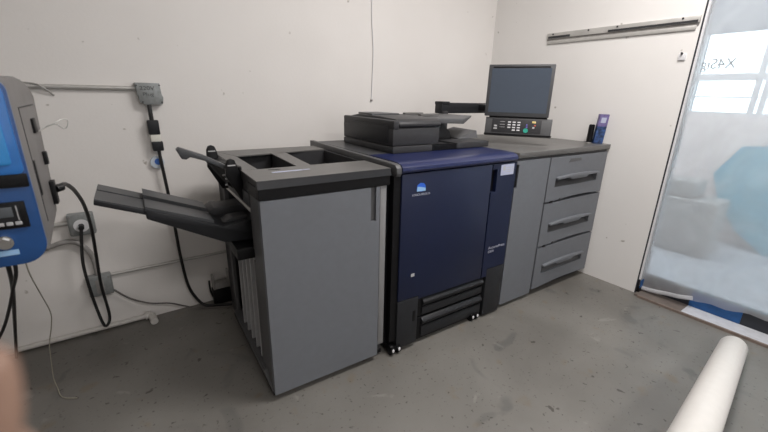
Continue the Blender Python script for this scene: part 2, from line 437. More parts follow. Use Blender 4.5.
b = MB(); b.prism([(.10, .20), (.15, .19), (.16, .205), (.11, .215)], 'z', 1.0312, 1.0318); b.build('arrow_mark', 'dark', fin, smooth=False)
# left side: slanted slatted panel
b = MB(); b.box(.03, .05, .16, .68, .09, .66); b.build('slat_panel', 'black', fin, smooth=False)
for k in range(5):
    y = .20 + k*.085
    b = MB(); b.hexa([(.004, y, .09), (.03, y, .09), (.03, y+.011, .09), (.004, y+.011, .09)],
                     [(.010, y, .635), (.03, y, .635), (.03, y+.011, .635), (.010, y+.011, .635)])
    b.build('slat', 'keygrey', fin, smooth=False)
b = MB(); b.box(-.066, .10, .17, .62, .648, .702, .006); b.build('slat_cap', 'black', fin)
b = MB(); b.hexa([(-.002, .02, .03), (.02, .02, .03), (.02, .72, .03), (-.002, .72, .03)], [(-.016, .10, .105), (.02, .10, .105), (.02, .70, .105), (-.016, .70, .105)])
b.build('kick_ramp', 'grey_mid', fin, smooth=False)
# exit recess with rollers
b = MB(); b.box(.10, .12, .14, .70, .69, .955); b.build('exit_recess', 'black', fin, smooth=False)
b = MB(); b.cyl((.015, .145, .865), (.015, .69, .865), .010, 14); b.build('roller_bar', 'steel', fin)
for y in (.22, .30, .44, .52, .62):
    b = MB(); b.cyl((.05, y-.02, .85), (.05, y+.02, .85), .016, 16); b.build('roller', 'black', fin)
b = MB(); b.box(-.004, .03, .14, .72, .89, .95, .004); b.build('exit_lintel', 'tray', fin)
b = MB(); b.box(.0, .02, .125, .15, .70, .95, .002); b.build('side_latch', 'grey_mid', fin)
# lower paper tray
tr = MB()
tr.prism([(-.372, .908), (-.312, .884), (-.14, .815), (-.09, .79), (-.0, .80), (.09, .80), (.09, .70), (-.095, .715), (-.372, .868)], 'y', .25, .56, .006)
tray = tr.build('output_tray', 'dark2', fin)
b = MB()                                                        # inclined top faces with a central channel
for (y0, y1, dz) in ((.256, .40, .010), (.425, .555, .020)):
    b.hexa([(-.370, y0, .900), (-.13, y0, .806), (-.13, y1, .806), (-.370, y1, .900)], [(-.370, y0, .908+dz), (-.13, y0, .812+dz), (-.13, y1, .812+dz), (-.370, y1, .908+dz)])
b.build('tray_face', 'tray', tray, smooth=False)
b = MB(); b.prism([(-.15, .80), (-.10, .832), (-.04, .828), (.05, .835), (.05, .79), (-.1, .785)], 'y', .42, .555, .004); b.build('tray_stop', 'dark', tray)
b = MB(); b.prism([(-.09, .795), (-.05, .812), (.02, .812), (.02, .79)], 'y', .29, .37, .004); b.build('tray_ridge', 'dark', tray)
# pull-out extension
b = MB()
b.hexa([(-.527, .262, .945), (-.33, .262, .866), (-.33, .545, .866), (-.527, .545, .945)], [(-.524, .262, .962), (-.33, .262, .885), (-.33, .545, .885), (-.524, .545, .962)], .002)
e = b.build('tray_extension', 'dark2', tray)
b = MB()
for (y0, y1) in ((.264, .42), (.44, .543)):
    b.hexa([(-.523, y0, .960), (-.34, y0, .888), (-.34, y1, .888), (-.523, y1, .960)], [(-.523, y0, .967), (-.34, y0, .896), (-.34, y1, .896), (-.523, y1, .967)])
e2 = b.build('extension_face', 'tray', tray, smooth=False)
# upper swing arm with two black paddles
b = MB()
b.prism([(-.232, 1.126), (-.221, 1.135), (-.133, 1.098), (-.047, 1.048), (.10, .990), (.10, .975), (-.049, 1.029), (-.135, 1.077), (-.185, 1.095), (-.201, 1.086), (-.217, 1.090)], 'y', .28, .325, .002)
arm = b.build('swing_arm', 'tray', fin)
b = MB(); b.box(.02, .10, .285, .32, .955, .985); b.build('arm_hinge', 'black', arm, smooth=False)
for (y, x, zt) in ((.245, -.038, 1.083), (.50, -.068, 1.112)):
    b = MB()
    b.prism([(x-.022, zt-.022), (x-.014, zt-.005), (x, zt), (x+.014, zt-.006), (x+.022, zt-.03), (x+.048, .95), (x+.058, .90), (x+.03, .90), (x-.026, 1.01)], 'y', y, y+.018, .002)
    pd = b.build('paddle', 'black', fin)
    b = MB(); b.box(x-.016, x+.016, y-.002, y, zt-.030, zt-.025); b.build('paddle_stripe', 'keygrey', pd, smooth=False)
pl = [(-.107, .5, 1.048), (-.055, .3, .965), (.005, .255, .92), (-.006, .255, 1.045), (-.044, .5, 1.052)]
b = MB(); b.hexa(pl, [(x+.010, y+.004, z) for (x, y, z) in pl])
b.build('paddle_bridge', 'black', fin, smooth=False)
for (y, z) in ((.27, .995), (.33, 1.0), (.29, .965)):
    b = MB(); b.cyl((-.062, y, z), (-.052, y, z), .004, 10); b.build('rivet', 'keygrey', fin)

# ================================================================== PRESS
pr = Lthing('printing_press', 'navy blue digital printing press with black paper drawers, between the grey units', 'printer', .66, 0)
pr.location = Lw(.6585, .006)
b = MB(); b.box(.612, 1.482, .03, .90, .05, .99); b.build('body', 'black', pr, smooth=False)
b = MB(); b.prism([(.664, .318), (.80, .318), (.80, .296), (1.286, .296), (1.286, .998), (.664, .998)], 'y', -.02, .028, .003)
d = b.build('door', 'blue', pr)
b = MB(); b.prism([(1.293, .296), (1.334, .296), (1.334, .346), (1.490, .346), (1.490, .998), (1.293, .998), (1.293, .968), (1.331, .968), (1.331, .835), (1.293, .835)], 'y', -.02, .028)
d2 = b.build('side_door', 'blue', pr, smooth=False)
b = MB(); b.box(1.294, 1.332, .004, .027, .833, .97); b.build('door_handle', 'black', d2, smooth=False)
# navy cap: rounded front nose
b = MB(); b.prism([(.27, 1.005), (-.022, 1.005), (-.03, 1.016), (-.028, 1.031), (-.015, 1.043), (.01, 1.050), (.05, 1.052), (.27, 1.052)], 'x', .658, 1.486)
b.build('top_cap', 'bluecap', pr)
b = MB(); b.box(.658, 1.490, .27, .93, .99, 1.051); b.build('top_cover', 'bezel', pr, smooth=False)
# raised rim on the left
b = MB(); b.prism([(1.0, .99), (-.018, .99), (-.026, 1.005), (-.024, 1.03), (-.008, 1.045), (.03, 1.048), (1.0, 1.052)], 'x', .628, .657, .003)
b.build('top_rim', 'grey_mid', pr)
b = MB(); b.box(.623, .664, -.01, .03, .08, .99); b.build('side_gap_panel', 'black', pr, smooth=False)
# lower part
b = MB(); b.box(.662, .80, -.022, .03, .028, .314, .003); ft = b.build('front_cover', 'dark2', pr)
b = MB(); b.box(.765, .785, -.0235, -.02, .17, .235, .001); b.build('cover_latch', 'black', ft)
b = MB(); b.box(1.336, 1.484, -.020, .03, .012, .342, .003); b.build('front_cover', 'dark2', pr)
for (za, zb, zl) in ((.175, .285, .262), (.035, .165, .140)):
    b = MB(); b.box(.805, 1.33, -.004, .03, za-(.012 if za < .1 else 0), zb, .002); dr = b.build('paper_drawer', 'black', pr)
    b = MB(); b.prism([(-.004, zl-.030), (-.022, zl-.008), (-.024, zl+.004), (-.004, zl+.022)], 'x', .84, 1.318, .002); b.build('drawer_handle', 'dark2', dr)
    b = MB(); b.box(.84, 1.318, -.012, -.003, za+.006, zl-.035, .002); b.build('drawer_face', 'dark2', dr)
for (x, y) in ((.655, -.008), (1.27, .0), (.70, .8), (1.42, .8)):
    b = MB(); b.cyl((x-.03, y, .028), (x-.012, y, .028), .028, 20); b.cyl((x+.012, y, .028), (x+.03, y, .028), .028, 20); b.box(x-.03, x+.03, y-.02, y+.03, .03, .052)
    c = b.build('caster', 'black', pr)
    if y < .1:
        for dx in (-.02, .02):
            b = MB(); b.ball((x+dx, y-.026, .034), .008, (1, .5, 1.4)); b.build('caster_highlight', 'white', c)  # white ball stands in for the highlight on each front wheel
# marks on the door
fy = -.0202
b = MB(); b.prism([(.752, .912), (.756, .938), (.775, .948), (.797, .944), (.808, .93), (.808, .905), (.78, .903)], 'y', fy-.0008, fy); b.build('logo_globe', 'logo_lo', d, smooth=False)
b = MB()
b.prism([(.754, .906), (.757, .930), (.782, .926), (.808, .920), (.808, .905)], 'y', fy-.0014, fy-.0008)
b.build('logo_band', 'logo_hi', d, smooth=False)
text('door_lettering', 'KONICA MINOLTA', .015, 'print', d, Matrix.Translation((.727, fy, .884)) @ RX, width=.112, thick=.0004)
b = MB(); b.box(.742, .765, fy-.0008, fy, .445, .463); b.build('door_sticker', 'keygrey', d, smooth=False)
text('door_lettering', 'AccurioPress', .026, 'print', d2, Matrix.Translation((1.325, fy, .477)) @ RX, width=.145, thick=.0004)
text('door_lettering', 'C3070', .022, 'print', d2, Matrix.Translation((1.325, fy, .452)) @ RX, width=.05, thick=.0004)
b = MB(); b.box(1.358, 1.470, fy-.0008, fy, .928, .990); st = b.build('notice_sticker', 'label', d2, smooth=False)
b = MB()
b.box(1.375, 1.395, fy-.0012, fy-.0008, .955, .98)
for k in range(3): b.box(1.40, 1.465, fy-.0012, fy-.0008, .945+k*.012, .948+k*.012)
b.build('sticker_print', 'keygrey', st, smooth=False)

# document feeder
AX0, AX1, AY0, AY1 = .79, 1.12, .25, .82
b = MB(); b.box(.785, 1.06, AY0, AY1, 1.054, 1.092, .004); b.box(1.25, 1.525, AY0, AY1-.1, 1.056, 1.092, .004); b.box(1.06, 1.25, AY0+.03, AY1-.1, 1.056, 1.08)
feeder = b.build('document_feeder', 'dark', pr)
b = MB(); b.box(1.062, 1.25, AY0+.002, AY0+.028, 1.056, 1.088); b.build('scanner_notch', 'black', feeder, smooth=False)
b = MB(); b.box(.785, 1.108, AY0+.004, AY1, 1.094, 1.186, .006); b.build('feeder_body', 'dark', feeder)
b = MB(); b.box(.795, .80, AY0+.06, AY1-.06, 1.10, 1.19, .002); b.box(.781, .786, AY0+.05, AY1-.09, 1.105, 1.20, .002); b.build('feeder_side', 'dark2', feeder)
b = MB(); b.box(.815, 1.115, AY0+.010, AY0+.03, 1.176, 1.196, .002); b.build('feeder_gap', 'black', feeder)
b = MB()
b.prism([(AY0, 1.196), (AY0-.002, 1.208), (AY0+.008, 1.222), (AY0+.04, 1.233), (AY0+.20, 1.240), (AY1-.12, 1.240), (AY1-.02, 1.226), (AY1, 1.205), (AY1, 1.186), (AY0+.02, 1.186)], 'x', .822, 1.112, .003)
b.build('feeder_lid', 'dark', feeder)
b = MB(); b.box(.785, .823, AY0+.0, AY1, 1.18, 1.228, .008); b.build('feeder_lid_edge', 'dark', feeder)
b = MB(); b.prism([(.84, .56), (1.04, .56), (1.0, .76), (.86, .76)], 'z', 1.238, 1.250, .003); b.build('lid_ridge', 'grey_mid', feeder)
# paper tray of the feeder rising to the right
b = MB()
b.hexa([(1.10, .33, 1.205), (1.40, .36, 1.19), (1.55, .45, 1.222), (1.50, .74, 1.222), (1.10, .78, 1.20)], [(1.10, .33, 1.232), (1.40, .36, 1.222), (1.56, .45, 1.236), (1.51, .74, 1.238), (1.10, .78, 1.232)], .003)
b.build('input_tray', 'grey_mid', feeder)
b = MB(); b.box(1.13, 1.28, .46, .49, 1.232, 1.250, .004); b.build('paper_guide', 'top', feeder)
b = MB(); b.box(1.13, 1.28, .62, .65, 1.232, 1.250, .004); b.build('paper_guide', 'top', feeder)
b = MB(); b.prism([(1.12, 1.10), (1.12, 1.205), (1.30, 1.205), (1.31, 1.175), (1.36, 1.14), (1.38, 1.092), (1.2, 1.092)], 'y', .44, .70, .003); b.build('tray_support', 'dark', feeder)
b = MB(); b.hexa([(1.40, .40, 1.093), (1.58, .40, 1.093), (1.58, .68, 1.093), (1.40, .68, 1.093)], [(1.40, .40, 1.098), (1.585, .42, 1.140), (1.60, .66, 1.145), (1.40, .68, 1.10)]); b.build('exit_ramp', 'grey_mid', feeder, smooth=False)

feeder.location = (.0, -.012, -.002)

# operator panel on its arm
b = MB(); b.box(1.58, 1.625, .74, .80, .99, 1.25, .005); b.build('panel_post', 'dark', pr)
b = MB(); b.box(1.575, 2.12, .76, .84, 1.232, 1.308, .006); b.box(1.575, 1.65, .755, .845, 1.295, 1.318, .006); b.box(1.96, 2.06, .32, .80, 1.25, 1.30, .005)
b.build('panel_arm', 'dark2', pr)
PB = Vector((1.711, .449, 1.112)); XA = Vector((.5694, -.8220, 0)).normalized(); NA = Vector((XA.y, -XA.x, 0))     # NA faces the viewer side
def PM(tilt=8):
    """panel frame: x along the panel, y up (leaning back), z out of the screen"""
    t = math.radians(tilt); up = Vector((0, 0, 1))*math.cos(t) - NA*math.sin(t); nn = XA.cross(up)
    m = Matrix((( XA.x, up.x, nn.x, PB.x), (XA.y, up.y, nn.y, PB.y), (XA.z, up.z, nn.z, PB.z), (0, 0, 0, 1)))
    return m
P = PM(2)
# console frame: leans back harder
PC = PM(10)
def pbox(b, mt, x0, x1, y0, y1, z0, z1, bev=.0):
    return b.box(x0, x1, y0, y1, z0, z1, bev, 2, mt)
b = MB(); pbox(b, P, -.012, .402, .120, .452, -.03, .006, .004); scr = b.build('monitor', 'bezel', pr)
b = MB(); pbox(b, P, .010, .382, .146, .428, .0061, .0072); b.build('screen', 'screen', scr, smooth=False)
b = MB(); pbox(b, P, .018, .372, .432, .438, .0061, .0080); b.build('bezel_groove', 'black', scr, smooth=False)
b = MB(); pbox(b, P, .12, .32, .20, .38, -.12, -.03, .01); b.build('mount', 'dark2', scr)
b = MB(); pbox(b, PC, .0, .430, .0, .112, -.05, .010, .004); con = b.build('control_console', 'grey_mid', pr)
b = MB(); pbox(b, P, .02, .395, .108, .125, -.04, -.010); b.build('hinge', 'black', scr, smooth=False)
b = MB(); pbox(b, PC, -.002, .434, -.006, .004, -.055, .012); b.build('console_base', 'black', con, smooth=False)
b = MB(); pbox(b, PC, .045, .365, .012, .102, .010, .0125, .001); kp = b.build('keypad', 'dark', con)
def key(x, y, w, h, m):
    b = MB(); pbox(b, PC, x, x+w, y, y+h, .0124, .0155, .0012); b.build('key', m, con)
for r in range(4):
    for c in range(3):
        if r == 3 and c == 0: continue
        key(.150+c*.031, .078-r*.0175, .020, .0085, 'white')
for r in range(3): key(.098, .082-r*.018, .034, .003, 'keygrey')
key(.060, .048, .02, .012, 'keygrey'); key(.058, .032, .024, .010, 'keygrey')
key(.305, .080, .024, .013, 'yellow'); key(.320, .060, .010, .010, 'red'); key(.310, .044, .014, .012, 'keygrey')
key(.268, .062, .010, .010, 'violet'); key(.268, .048, .012, .009, 'violet')
b = MB()
p0 = PC @ Vector((.270, .030, .012)); p1 = PC @ Vector((.270, .030, .0165)); b.cyl(p0, p1, .0155, 24); b.build('start_key', 'green', con)

# ================================================================== PAPER CABINET
cab = Lthing('paper_feed_cabinet', 'wide grey paper feed cabinet with tall door and three drawers, in the corner', 'cabinet', 1.52, 0)
cab.location = Lw(1.518, .008)
CR = 2.522
b = MB(); b.box(1.50, 1.84, .03, .86, .05, 1.0); b.box(1.84, CR, .085, .86, .05, 1.0); b.build('body', 'dark', cab, smooth=False)
b = MB()
b.hexa([(1.518, -.014, 1.012), (CR+.026, -.014, 1.012), (CR-.006, .90, 1.012), (1.518, .90, 1.012)], [(1.518, -.016, 1.046), (CR+.028, -.016, 1.046), (CR-.006, .90, 1.046), (1.518, .90, 1.046)], .004)
b.build('top', 'top', cab)
b = MB(); b.box(1.525, CR, -.004, .03, .998, 1.012); b.build('top_shadow_gap', 'dark', cab, smooth=False)
b = MB(); b.prism([(1.516, .03), (1.832, .03), (1.840, .996), (1.516, .996), (1.516, .975), (1.537, .975), (1.537, .833), (1.516, .833)], 'y', -.008, .026)
d = b.build('door', 'grey', cab, smooth=False)
b = MB(); b.box(1.512, 1.537, .0, .026, .83, .978); b.build('door_handle', 'black', d, smooth=False)
b = MB(); b.box(1.826, 1.852, .004, .03, .05, .995); b.build('seam', 'black', cab, smooth=False)
XL, XR = 1.850, CR+.012
for i, (za, zb) in enumerate(((.696, .994), (.378, .684), (.052, .366))):
    hz = (.856, .535, .224)[i]; hb = hz-.064
    hx0, hx1 = 1.93, 2.44
    b = MB()
    dy0, dy1 = -.010, .075
    # face with an arched lower edge and a hole for the grip
    n = 12; arc = []
    for k in range(n+1):
        x = XL + (XR-XL)*k/n; arc.append((x, za + .012*math.sin(PI*min(1, max(0, (k/n-.12)/.88)))))
    b.prism(arc + [(XR, hb), (XL, hb)], 'y', dy0, dy1)
    b.prism([(XL, hb), (hx0, hb), (hx0, hz), (XL, hz)], 'y', dy0, dy1)
    b.prism([(hx1, hb), (XR, hb), (XR, hz), (hx1, hz)], 'y', dy0, dy1)
    b.prism([(XL, hz), (XR, hz), (XR, zb), (XL, zb)], 'y', dy0, dy1)
    bmesh.ops.remove_doubles(b.bm, verts=b.bm.verts, dist=1e-5)
    dr = b.build('drawer', 'grey', cab, smooth=False)
    b = MB(); b.hexa([(hx0-.002, .0, hb-.001), (hx1+.002, .0, hb-.001), (hx1+.002, .074, hb-.001), (hx0-.002, .074, hb-.001)],
                     [(hx0-.002, .060, hz+.001), (hx1+.002, .060, hz+.001), (hx1+.002, .074, hz+.001), (hx0-.002, .074, hz+.001)])
    b.build('grip_recess', 'grey_mid', dr, smooth=False)  # same plastic as the face, recess shade painted in by a darker grey
    b = MB(); xm0, xm1 = 2.10, 2.27
    b.prism([(hx0, hz-.010), (xm0-.03, hz-.008), (xm0, hz-.022), (xm1, hz-.022), (xm1+.03, hz-.008), (hx1, hz-.010), (hx1, hz+.004), (xm1+.01, hz+.014), (xm0, hz+.014), (hx0, hz+.004)], 'y', -.030, .02, .003)
    b.build('drawer_handle', 'grey', dr)
    if i < 2:
        b = MB(); b.box(1.905, 1.935, -.012, -.006, za-.012, za+.004); b.build('latch_tab', 'black', dr, smooth=False)
        b = MB(); b.box(2.005, 2.02, -.012, -.006, za-.004, za+.012); b.build('latch_tab', 'dark', dr, smooth=False)
b = MB(); b.box(1.54, CR-.02, .05, .8, .0, .05); b.build('plinth', 'black', cab, smooth=False)
b = MB(); b.prism([(2.05, .95), (2.20, .955), (2.19, .975), (2.07, .975)], 'y', -.0115, -.010); b.build('drawer_window', 'grey_mid', cab, smooth=False)

# things on the cabinet
def Lsolo(mb, name, m, label, cat):
    pass
bt = Lthing('printed_packet', 'slim purple and blue printed packet standing on the cabinet corner', 'packet', 2.495, .09, 1.046)
def quad(cx, cy, z, w=.062, d=.036, a=-.74):
    u = Vector((math.cos(a), math.sin(a), 0)); v = Vector((-u.y, u.x, 0)); c = Vector((cx, cy, z))
    return [c-u*w/2-v*d/2, c+u*w/2-v*d/2, c+u*w/2+v*d/2, c-u*w/2+v*d/2]
b = MB(); b.hexa(quad(2.492, .068, 1.047), quad(2.496, .062, 1.170)); b.build('lower_print', 'bottleblue', bt, smooth=False)
b = MB(); b.hexa(quad(2.496, .062, 1.170), quad(2.499, .058, 1.255)); b.build('upper_print', 'purple', bt, smooth=False)
b = MB(); b.hexa(quad(2.496, .0615, 1.195, .034, .038), quad(2.498, .059, 1.232, .034, .038)); b.build('pale_patch', 'label', bt, smooth=False)
bk = Lthing('capsule_case', 'small black upright case beside the purple packet', 'case', 2.455, .155, 1.046)
b = MB(); b.cyl((2.470, .118, 1.047), (2.475, .118, 1.180), .020, 20, bev=.004); b.build('case_body', 'black', bk)
b = MB(); b.cyl((2.470, .118, 1.0465), (2.470, .118, 1.056), .0195, 20); b.build('case_base', 'steel', bk)

# ================================================================== RIGHT WALL THINGS
rl = thing('cutting_rail', 'long metal rail of two strips fixed high on the right wall', 'rail', (-.001, -1.05, 1.77))
b = MB(); b.box(-.012, 0, -1.549, -.549, 1.806, 1.846, .001); b.build('upper_strip', 'steel', rl)
b = MB(); b.box(-.010, 0, -1.535, -.556, 1.768, 1.792, .001); b.build('lower_strip', 'conduit', rl)
b = MB(); b.box(-.006, 0, -1.545, -.55, 1.792, 1.806); b.build('web', 'steel_dark', rl, smooth=False)
b = MB(); b.box(-.0135, -.012, -1.54, -1.02, 1.808, 1.822); b.build('slot', 'dark', rl, smooth=False)
b = MB(); b.box(-.0135, -.012, -.74, -.56, 1.808, 1.824); b.build('slot', 'dark', rl, smooth=False)
for y in (-.60, -.88, -1.08, -1.46):
    b = MB(); b.cyl((-.0125, y, 1.837), (-.016, y, 1.837), .006, 12); b.build('screw', 'dark', rl)
hk = thing('wall_hook', 'tiny white and black hook on the right wall below the metal rail', 'hook', (-.001, -1.5, 1.61))
b = MB(); b.box(-.010, 0, -1.520, -1.480, 1.598, 1.636, .004); b.build('plate', 'white', hk)
b = MB(); b.cyl((-.006, -1.498, 1.634), (-.022, -1.498, 1.640), .006, 14); b.build('peg', 'dark', hk)

# ================================================================== BACK WALL THINGS
def tubething(name, m, label, cat, pts, r, seg=10, sub=6, group=None):
    b = MB(); b.tube(pts, r, seg, sub); return tag(base_origin(b.build(name, m)), label, cat, group)
tubething('conduit', 'conduit', 'upper horizontal metal conduit running to the lettered grey box', 'conduit', [(-3.95, -.014, 1.357), (-2.835, -.014, 1.359)], .011, 14, 1)
jb = thing('junction_box', 'grey metal junction box with handwritten voltage, high on the back wall', 'junction box', (-2.785, 0, 1.28))
b = MB(); b.prism([(-2.842, 1.388), (-2.726, 1.388), (-2.722, 1.33), (-2.716, 1.315), (-2.722, 1.28), (-2.80, 1.275), (-2.828, 1.288), (-2.835, 1.34)], 'y', -.045, 0, .003); jbb = b.build('box_cover', 'galv', jb)
for (x, z) in ((-2.838, 1.374), (-2.732, 1.377), (-2.73, 1.29), (-2.82, 1.29)):
    b = MB(); b.cyl((x+.004, -.045, z), (x+.004, -.048, z), .004, 10); b.build('screw', 'dark', jb)
text('box_lettering', '220V', .028, 'ink', jb, Matrix.Translation((-2.822, -.0455, 1.352)) @ RX, width=.068, thick=.0004)
text('box_lettering', 'Plug', .025, 'ink', jb, Matrix.Translation((-2.812, -.0455, 1.322)) @ RX, width=.05, thick=.0004)
pc = thing('plug_connector', 'black and white inline plug hanging from the lettered junction box', 'plug', (-2.785, -.035, 1.02))
b = MB(); b.tube([(-2.788, -.03, 1.28), (-2.789, -.035, 1.24), (-2.788, -.035, 1.19)], .011, 12, 5); b.build('cord', 'cable', pc)
b = MB(); b.box(-2.812, -2.758, -.055, -.012, 1.118, 1.195, .005); b.build('socket_half', 'dark2', pc)
b = MB(); b.box(-2.808, -2.760, -.05, -.015, 1.078, 1.12, .004); b.build('plug_collar', 'cream', pc)
b = MB(); b.box(-2.805, -2.752, -.055, -.012, 1.028, 1.08, .005); b.build('plug_half', 'dark2', pc)
tg = thing('cable_tag', 'clear round tag with blue print on the cord under the plug', 'tag', (-2.79, -.02, .93))
b = MB(); b.cyl((-2.792, -.001, .960), (-2.792, -.022, .960), .034, 24); tgd = b.build('tag_disc', 'tagclear', tg)
b = MB(); b.cyl((-2.788, -.0235, .965), (-2.788, -.022, .965), .018, 20); b.build('tag_print', 'tagblue', tg, smooth=False)
tubething('power_cable', 'cable', 'black power cord hanging from the inline plug down to the floor', 'cable',
    [(-2.778, -.034, 1.045), (-2.776, -.036, 1.0), (-2.774, -.04, .95), (-2.765, -.04, .77), (-2.758, -.04, .58), (-2.752, -.04, .364), (-2.735, -.04, .173), (-2.70, -.045, .070), (-2.655, -.06, .012), (-2.58, -.10, .009), (-2.50, -.14, .009)], .009, 10, 6)
tubething('hanging_wire', 'white', 'thin pale wire running down the back wall from above', 'wire', [(-1.331, -.006, 3.0), (-1.329, -.006, 2.2), (-1.333, -.006, 1.9), (-1.318, -.007, 1.65), (-1.330, -.006, 1.32)], .003, 8, 6)
b = MB(); b.box(-1.335, -1.322, -.014, .002, 1.306, 1.32, .002); tag(base_origin(b.build('cable_clip', 'steel_dark')), 'tiny dark clip holding the thin wire on the back wall', 'clip')

def outlet(x, z, w_, h_, label, recept=True, name='outlet_box'):
    t = thing(name, label, 'outlet', (x, 0, z))
    b = MB(); b.box(x-w_/2, x+w_/2, -.052, 0, z, z+h_, .008); bx = b.build('box_body', 'galv', t)
    b = MB(); b.box(x-w_/2+.008, x+w_/2-.008, -.056, -.052, z+.008, z+h_-.008, .002); b.build('cover_plate', 'galv', t)
    if recept:
        b = MB(); b.cyl((x, -.056, z+h_*.48), (x, -.060, z+h_*.48), .034, 28); b.build('receptacle', 'white', t)
    else:
        b = MB(); b.box(x-.018, x+.018, -.060, -.056, z+.02, z+h_-.02, .003); b.build('receptacle', 'conduit_grey', t)
    for (sx, sz) in ((-1, -1), (1, 1), (1, -1), (-1, 1)):
        b = MB(); b.cyl((x+sx*(w_/2-.012), -.056, z+h_/2+sz*(h_/2-.012)), (x+sx*(w_/2-.012), -.059, z+h_/2+sz*(h_/2-.012)), .004, 10); b.build('screw', 'steel_dark', t)
    return t
outlet(-3.187, .605, .112, .118, 'grey wall outlet box with round white receptacle, upper of the two', True)
outlet(-3.168, .235, .112, .122, 'grey wall outlet box near the floor, lower of the two', False)
tubething('conduit', 'conduit', 'short horizontal conduit entering the upper outlet box from the left', 'conduit', [(-3.95, -.014, .670), (-3.243, -.014, .672)], .012, 14, 1)
tubething('flexible_conduit', 'conduit_grey', 'curved grey flexible conduit bending down between the two outlet boxes', 'conduit', [(-3.9, -.016, .555), (-3.5, -.016, .557), (-3.347, -.016, .56), (-3.293, -.018, .571), (-3.244, -.02, .570), (-3.201, -.02, .534), (-3.174, -.02, .462), (-3.170, -.02, .357)], .013, 12, 6)
tubething('conduit', 'conduit', 'low horizontal conduit from the lower outlet box toward the printers', 'conduit', [(-3.112, -.012, .338), (-.05, -.012, .330)], .009, 14, 1)
tubething('data_cable', 'cable_grey', 'thin grey cable drooping from the lower outlet box to the floor', 'cable',
    [(-3.112, -.03, .247), (-3.048, -.03, .172), (-2.955, -.05, .118), (-2.854, -.06, .090), (-2.78, -.055, .045), (-2.70, -.07, .008), (-2.60, -.12, .006), (-2.50, -.17, .006)], .005, 8, 6)
tubething('power_cable', 'cable', 'thick black cord looping from the blue machine to the upper outlet', 'cable',
    [(-3.148, -.85, 1.031), (-3.143, -.80, 1.030), (-3.139, -.72, 1.008), (-3.133, -.6, .957), (-3.127, -.45, .86), (-3.131, -.3, .712), (-3.144, -.2, .536), (-3.158, -.12, .332), (-3.154, -.085, .14), (-3.166, -.085, .076), (-3.188, -.085, .070), (-3.203, -.08, .172), (-3.213, -.085, .32), (-3.215, -.085, .459), (-3.200, -.08, .584), (-3.188, -.075, .655)], .0075, 10, 6)
b = MB(); b.cyl((-3.188, -.060, .662), (-3.188, -.085, .656), .013, 16); tag(base_origin(b.build('plug', 'cable')), 'small dark plug pushed into the round white receptacle', 'plug')
# white pipe along the floor line
pp = thing('floor_pipe', 'white pipe along the floor with a short upturned end fitting', 'pipe', (-3.3, -.02, 0))
b = MB(); b.tube([(-5.4, -.016, .018), (-2.985, -.016, .020)], .014, 14, 1); b.build('pipe_run', 'pvc', pp)
b = MB(); b.cyl((-2.990, -.02, .024), (-2.962, -.02, .024), .024, 18); b.build('coupling', 'pvc', pp)
b = MB(); b.cyl((-2.955, -.03, .023), (-2.948, -.115, .022), .021, 18, bev=.003); b.build('end_fitting', 'pvc', pp)
# small dark bin behind the finisher
bn = thing('power_adapter', 'dark box with pale plastic top on the floor behind the finisher', 'adapter', (-2.53, -.06, 0))
b = MB(); b.box(-2.600, -2.46, -.075, -.012, 0, .105, .004); b.build('box_body', 'black', bn)
b = MB(); b.box(-2.592, -2.47, -.070, -.014, .105, .150, .006); b.box(-2.595, -2.583, -.072, -.02, .105, .205, .004); b.box(-2.500, -2.488, -.072, -.02, .105, .225, .004); b.build('pale_top', 'conduit_grey', bn)
b = MB(); b.tube([(-2.60, -.05, .05), (-2.612, -.05, .10), (-2.612, -.045, .17)], .006, 8, 5); b.build('side_cord', 'cable', bn)
# curved twig-like wire end at upper conduit
tubething('loose_wire', 'conduit', 'loose pale wire end crossing the upper conduit beside the blue machine', 'wire', [(-3.285, -.004, 1.374), (-3.24, -.024, 1.370), (-3.215, -.030, 1.358), (-3.178, -.004, 1.318)], .004, 8, 5)

# ================================================================== BLUE MACHINE
bm_ = thing('blue_machine', 'blue and grey bench machine with display and light blue front window at the left edge', 'machine', (-3.85, -.95, 0))
YB, YF_, XS = -.80, -1.2, -3.170
def rrect(x0, x1, z0, z1, r_br, r_tr=.02, r_bl=.02, r_tl=.02, n=8):
    pts = []
    for (cx, cz, r, a0) in ((x1-r_br, z0+r_br, r_br, -90), (x1-r_tr, z1-r_tr, r_tr, 0), (x0+r_tl, z1-r_tl, r_tl, 90), (x0+r_bl, z0+r_bl, r_bl, 180)):
        for k in range(n+1):
            a = math.radians(a0 + 90*k/n); pts.append((cx+r*math.cos(a), cz+r*math.sin(a)))
    return pts
XLF = -3.75
# grey shell: side profile with a curved back top
b = MB()
prof = [(-1.185, .925), (-1.17, .915), (-.87, .955), (-.845, .985), (-.79, 1.20), (-.755, 1.325), (-.79, 1.345), (-.85, 1.362), (-.93, 1.374), (-1.02, 1.380), (-1.185, 1.372)]
b.prism(prof, 'x', XLF, XS, .006, 3); shell = b.build('side_shell', 'boxgrey', bm_)
b = MB(); b.prism(rrect(XLF-.01, XS+.002, .900, 1.372, .055, .03), 'y', YF_, -1.183, .004); fp = b.build('front_panel', 'boxblue', bm_)
b = MB(); b.prism(rrect(XLF, XS-.004, 1.142, 1.366, .012, .03), 'y', YF_-.008, YF_+.002, .004); b.build('window_rim', 'boxblue_edge', bm_)
b = MB(); b.prism(rrect(XLF+.02, XS-.022, 1.166, 1.350, .008, .02), 'y', YF_-.011, YF_-.006, .0015); b.build('window', 'boxcyan', bm_)
b = MB(); b.box(XLF, XS-.001, YF_-.005, YF_+.01, 1.108, 1.142, .002); b.build('black_band', 'black', bm_)
cn = MB(); cn.box(-3.31, -3.190, YF_-.006, YF_, 1.002, 1.072, .002); cn = cn.build('controller', 'black', bm_)
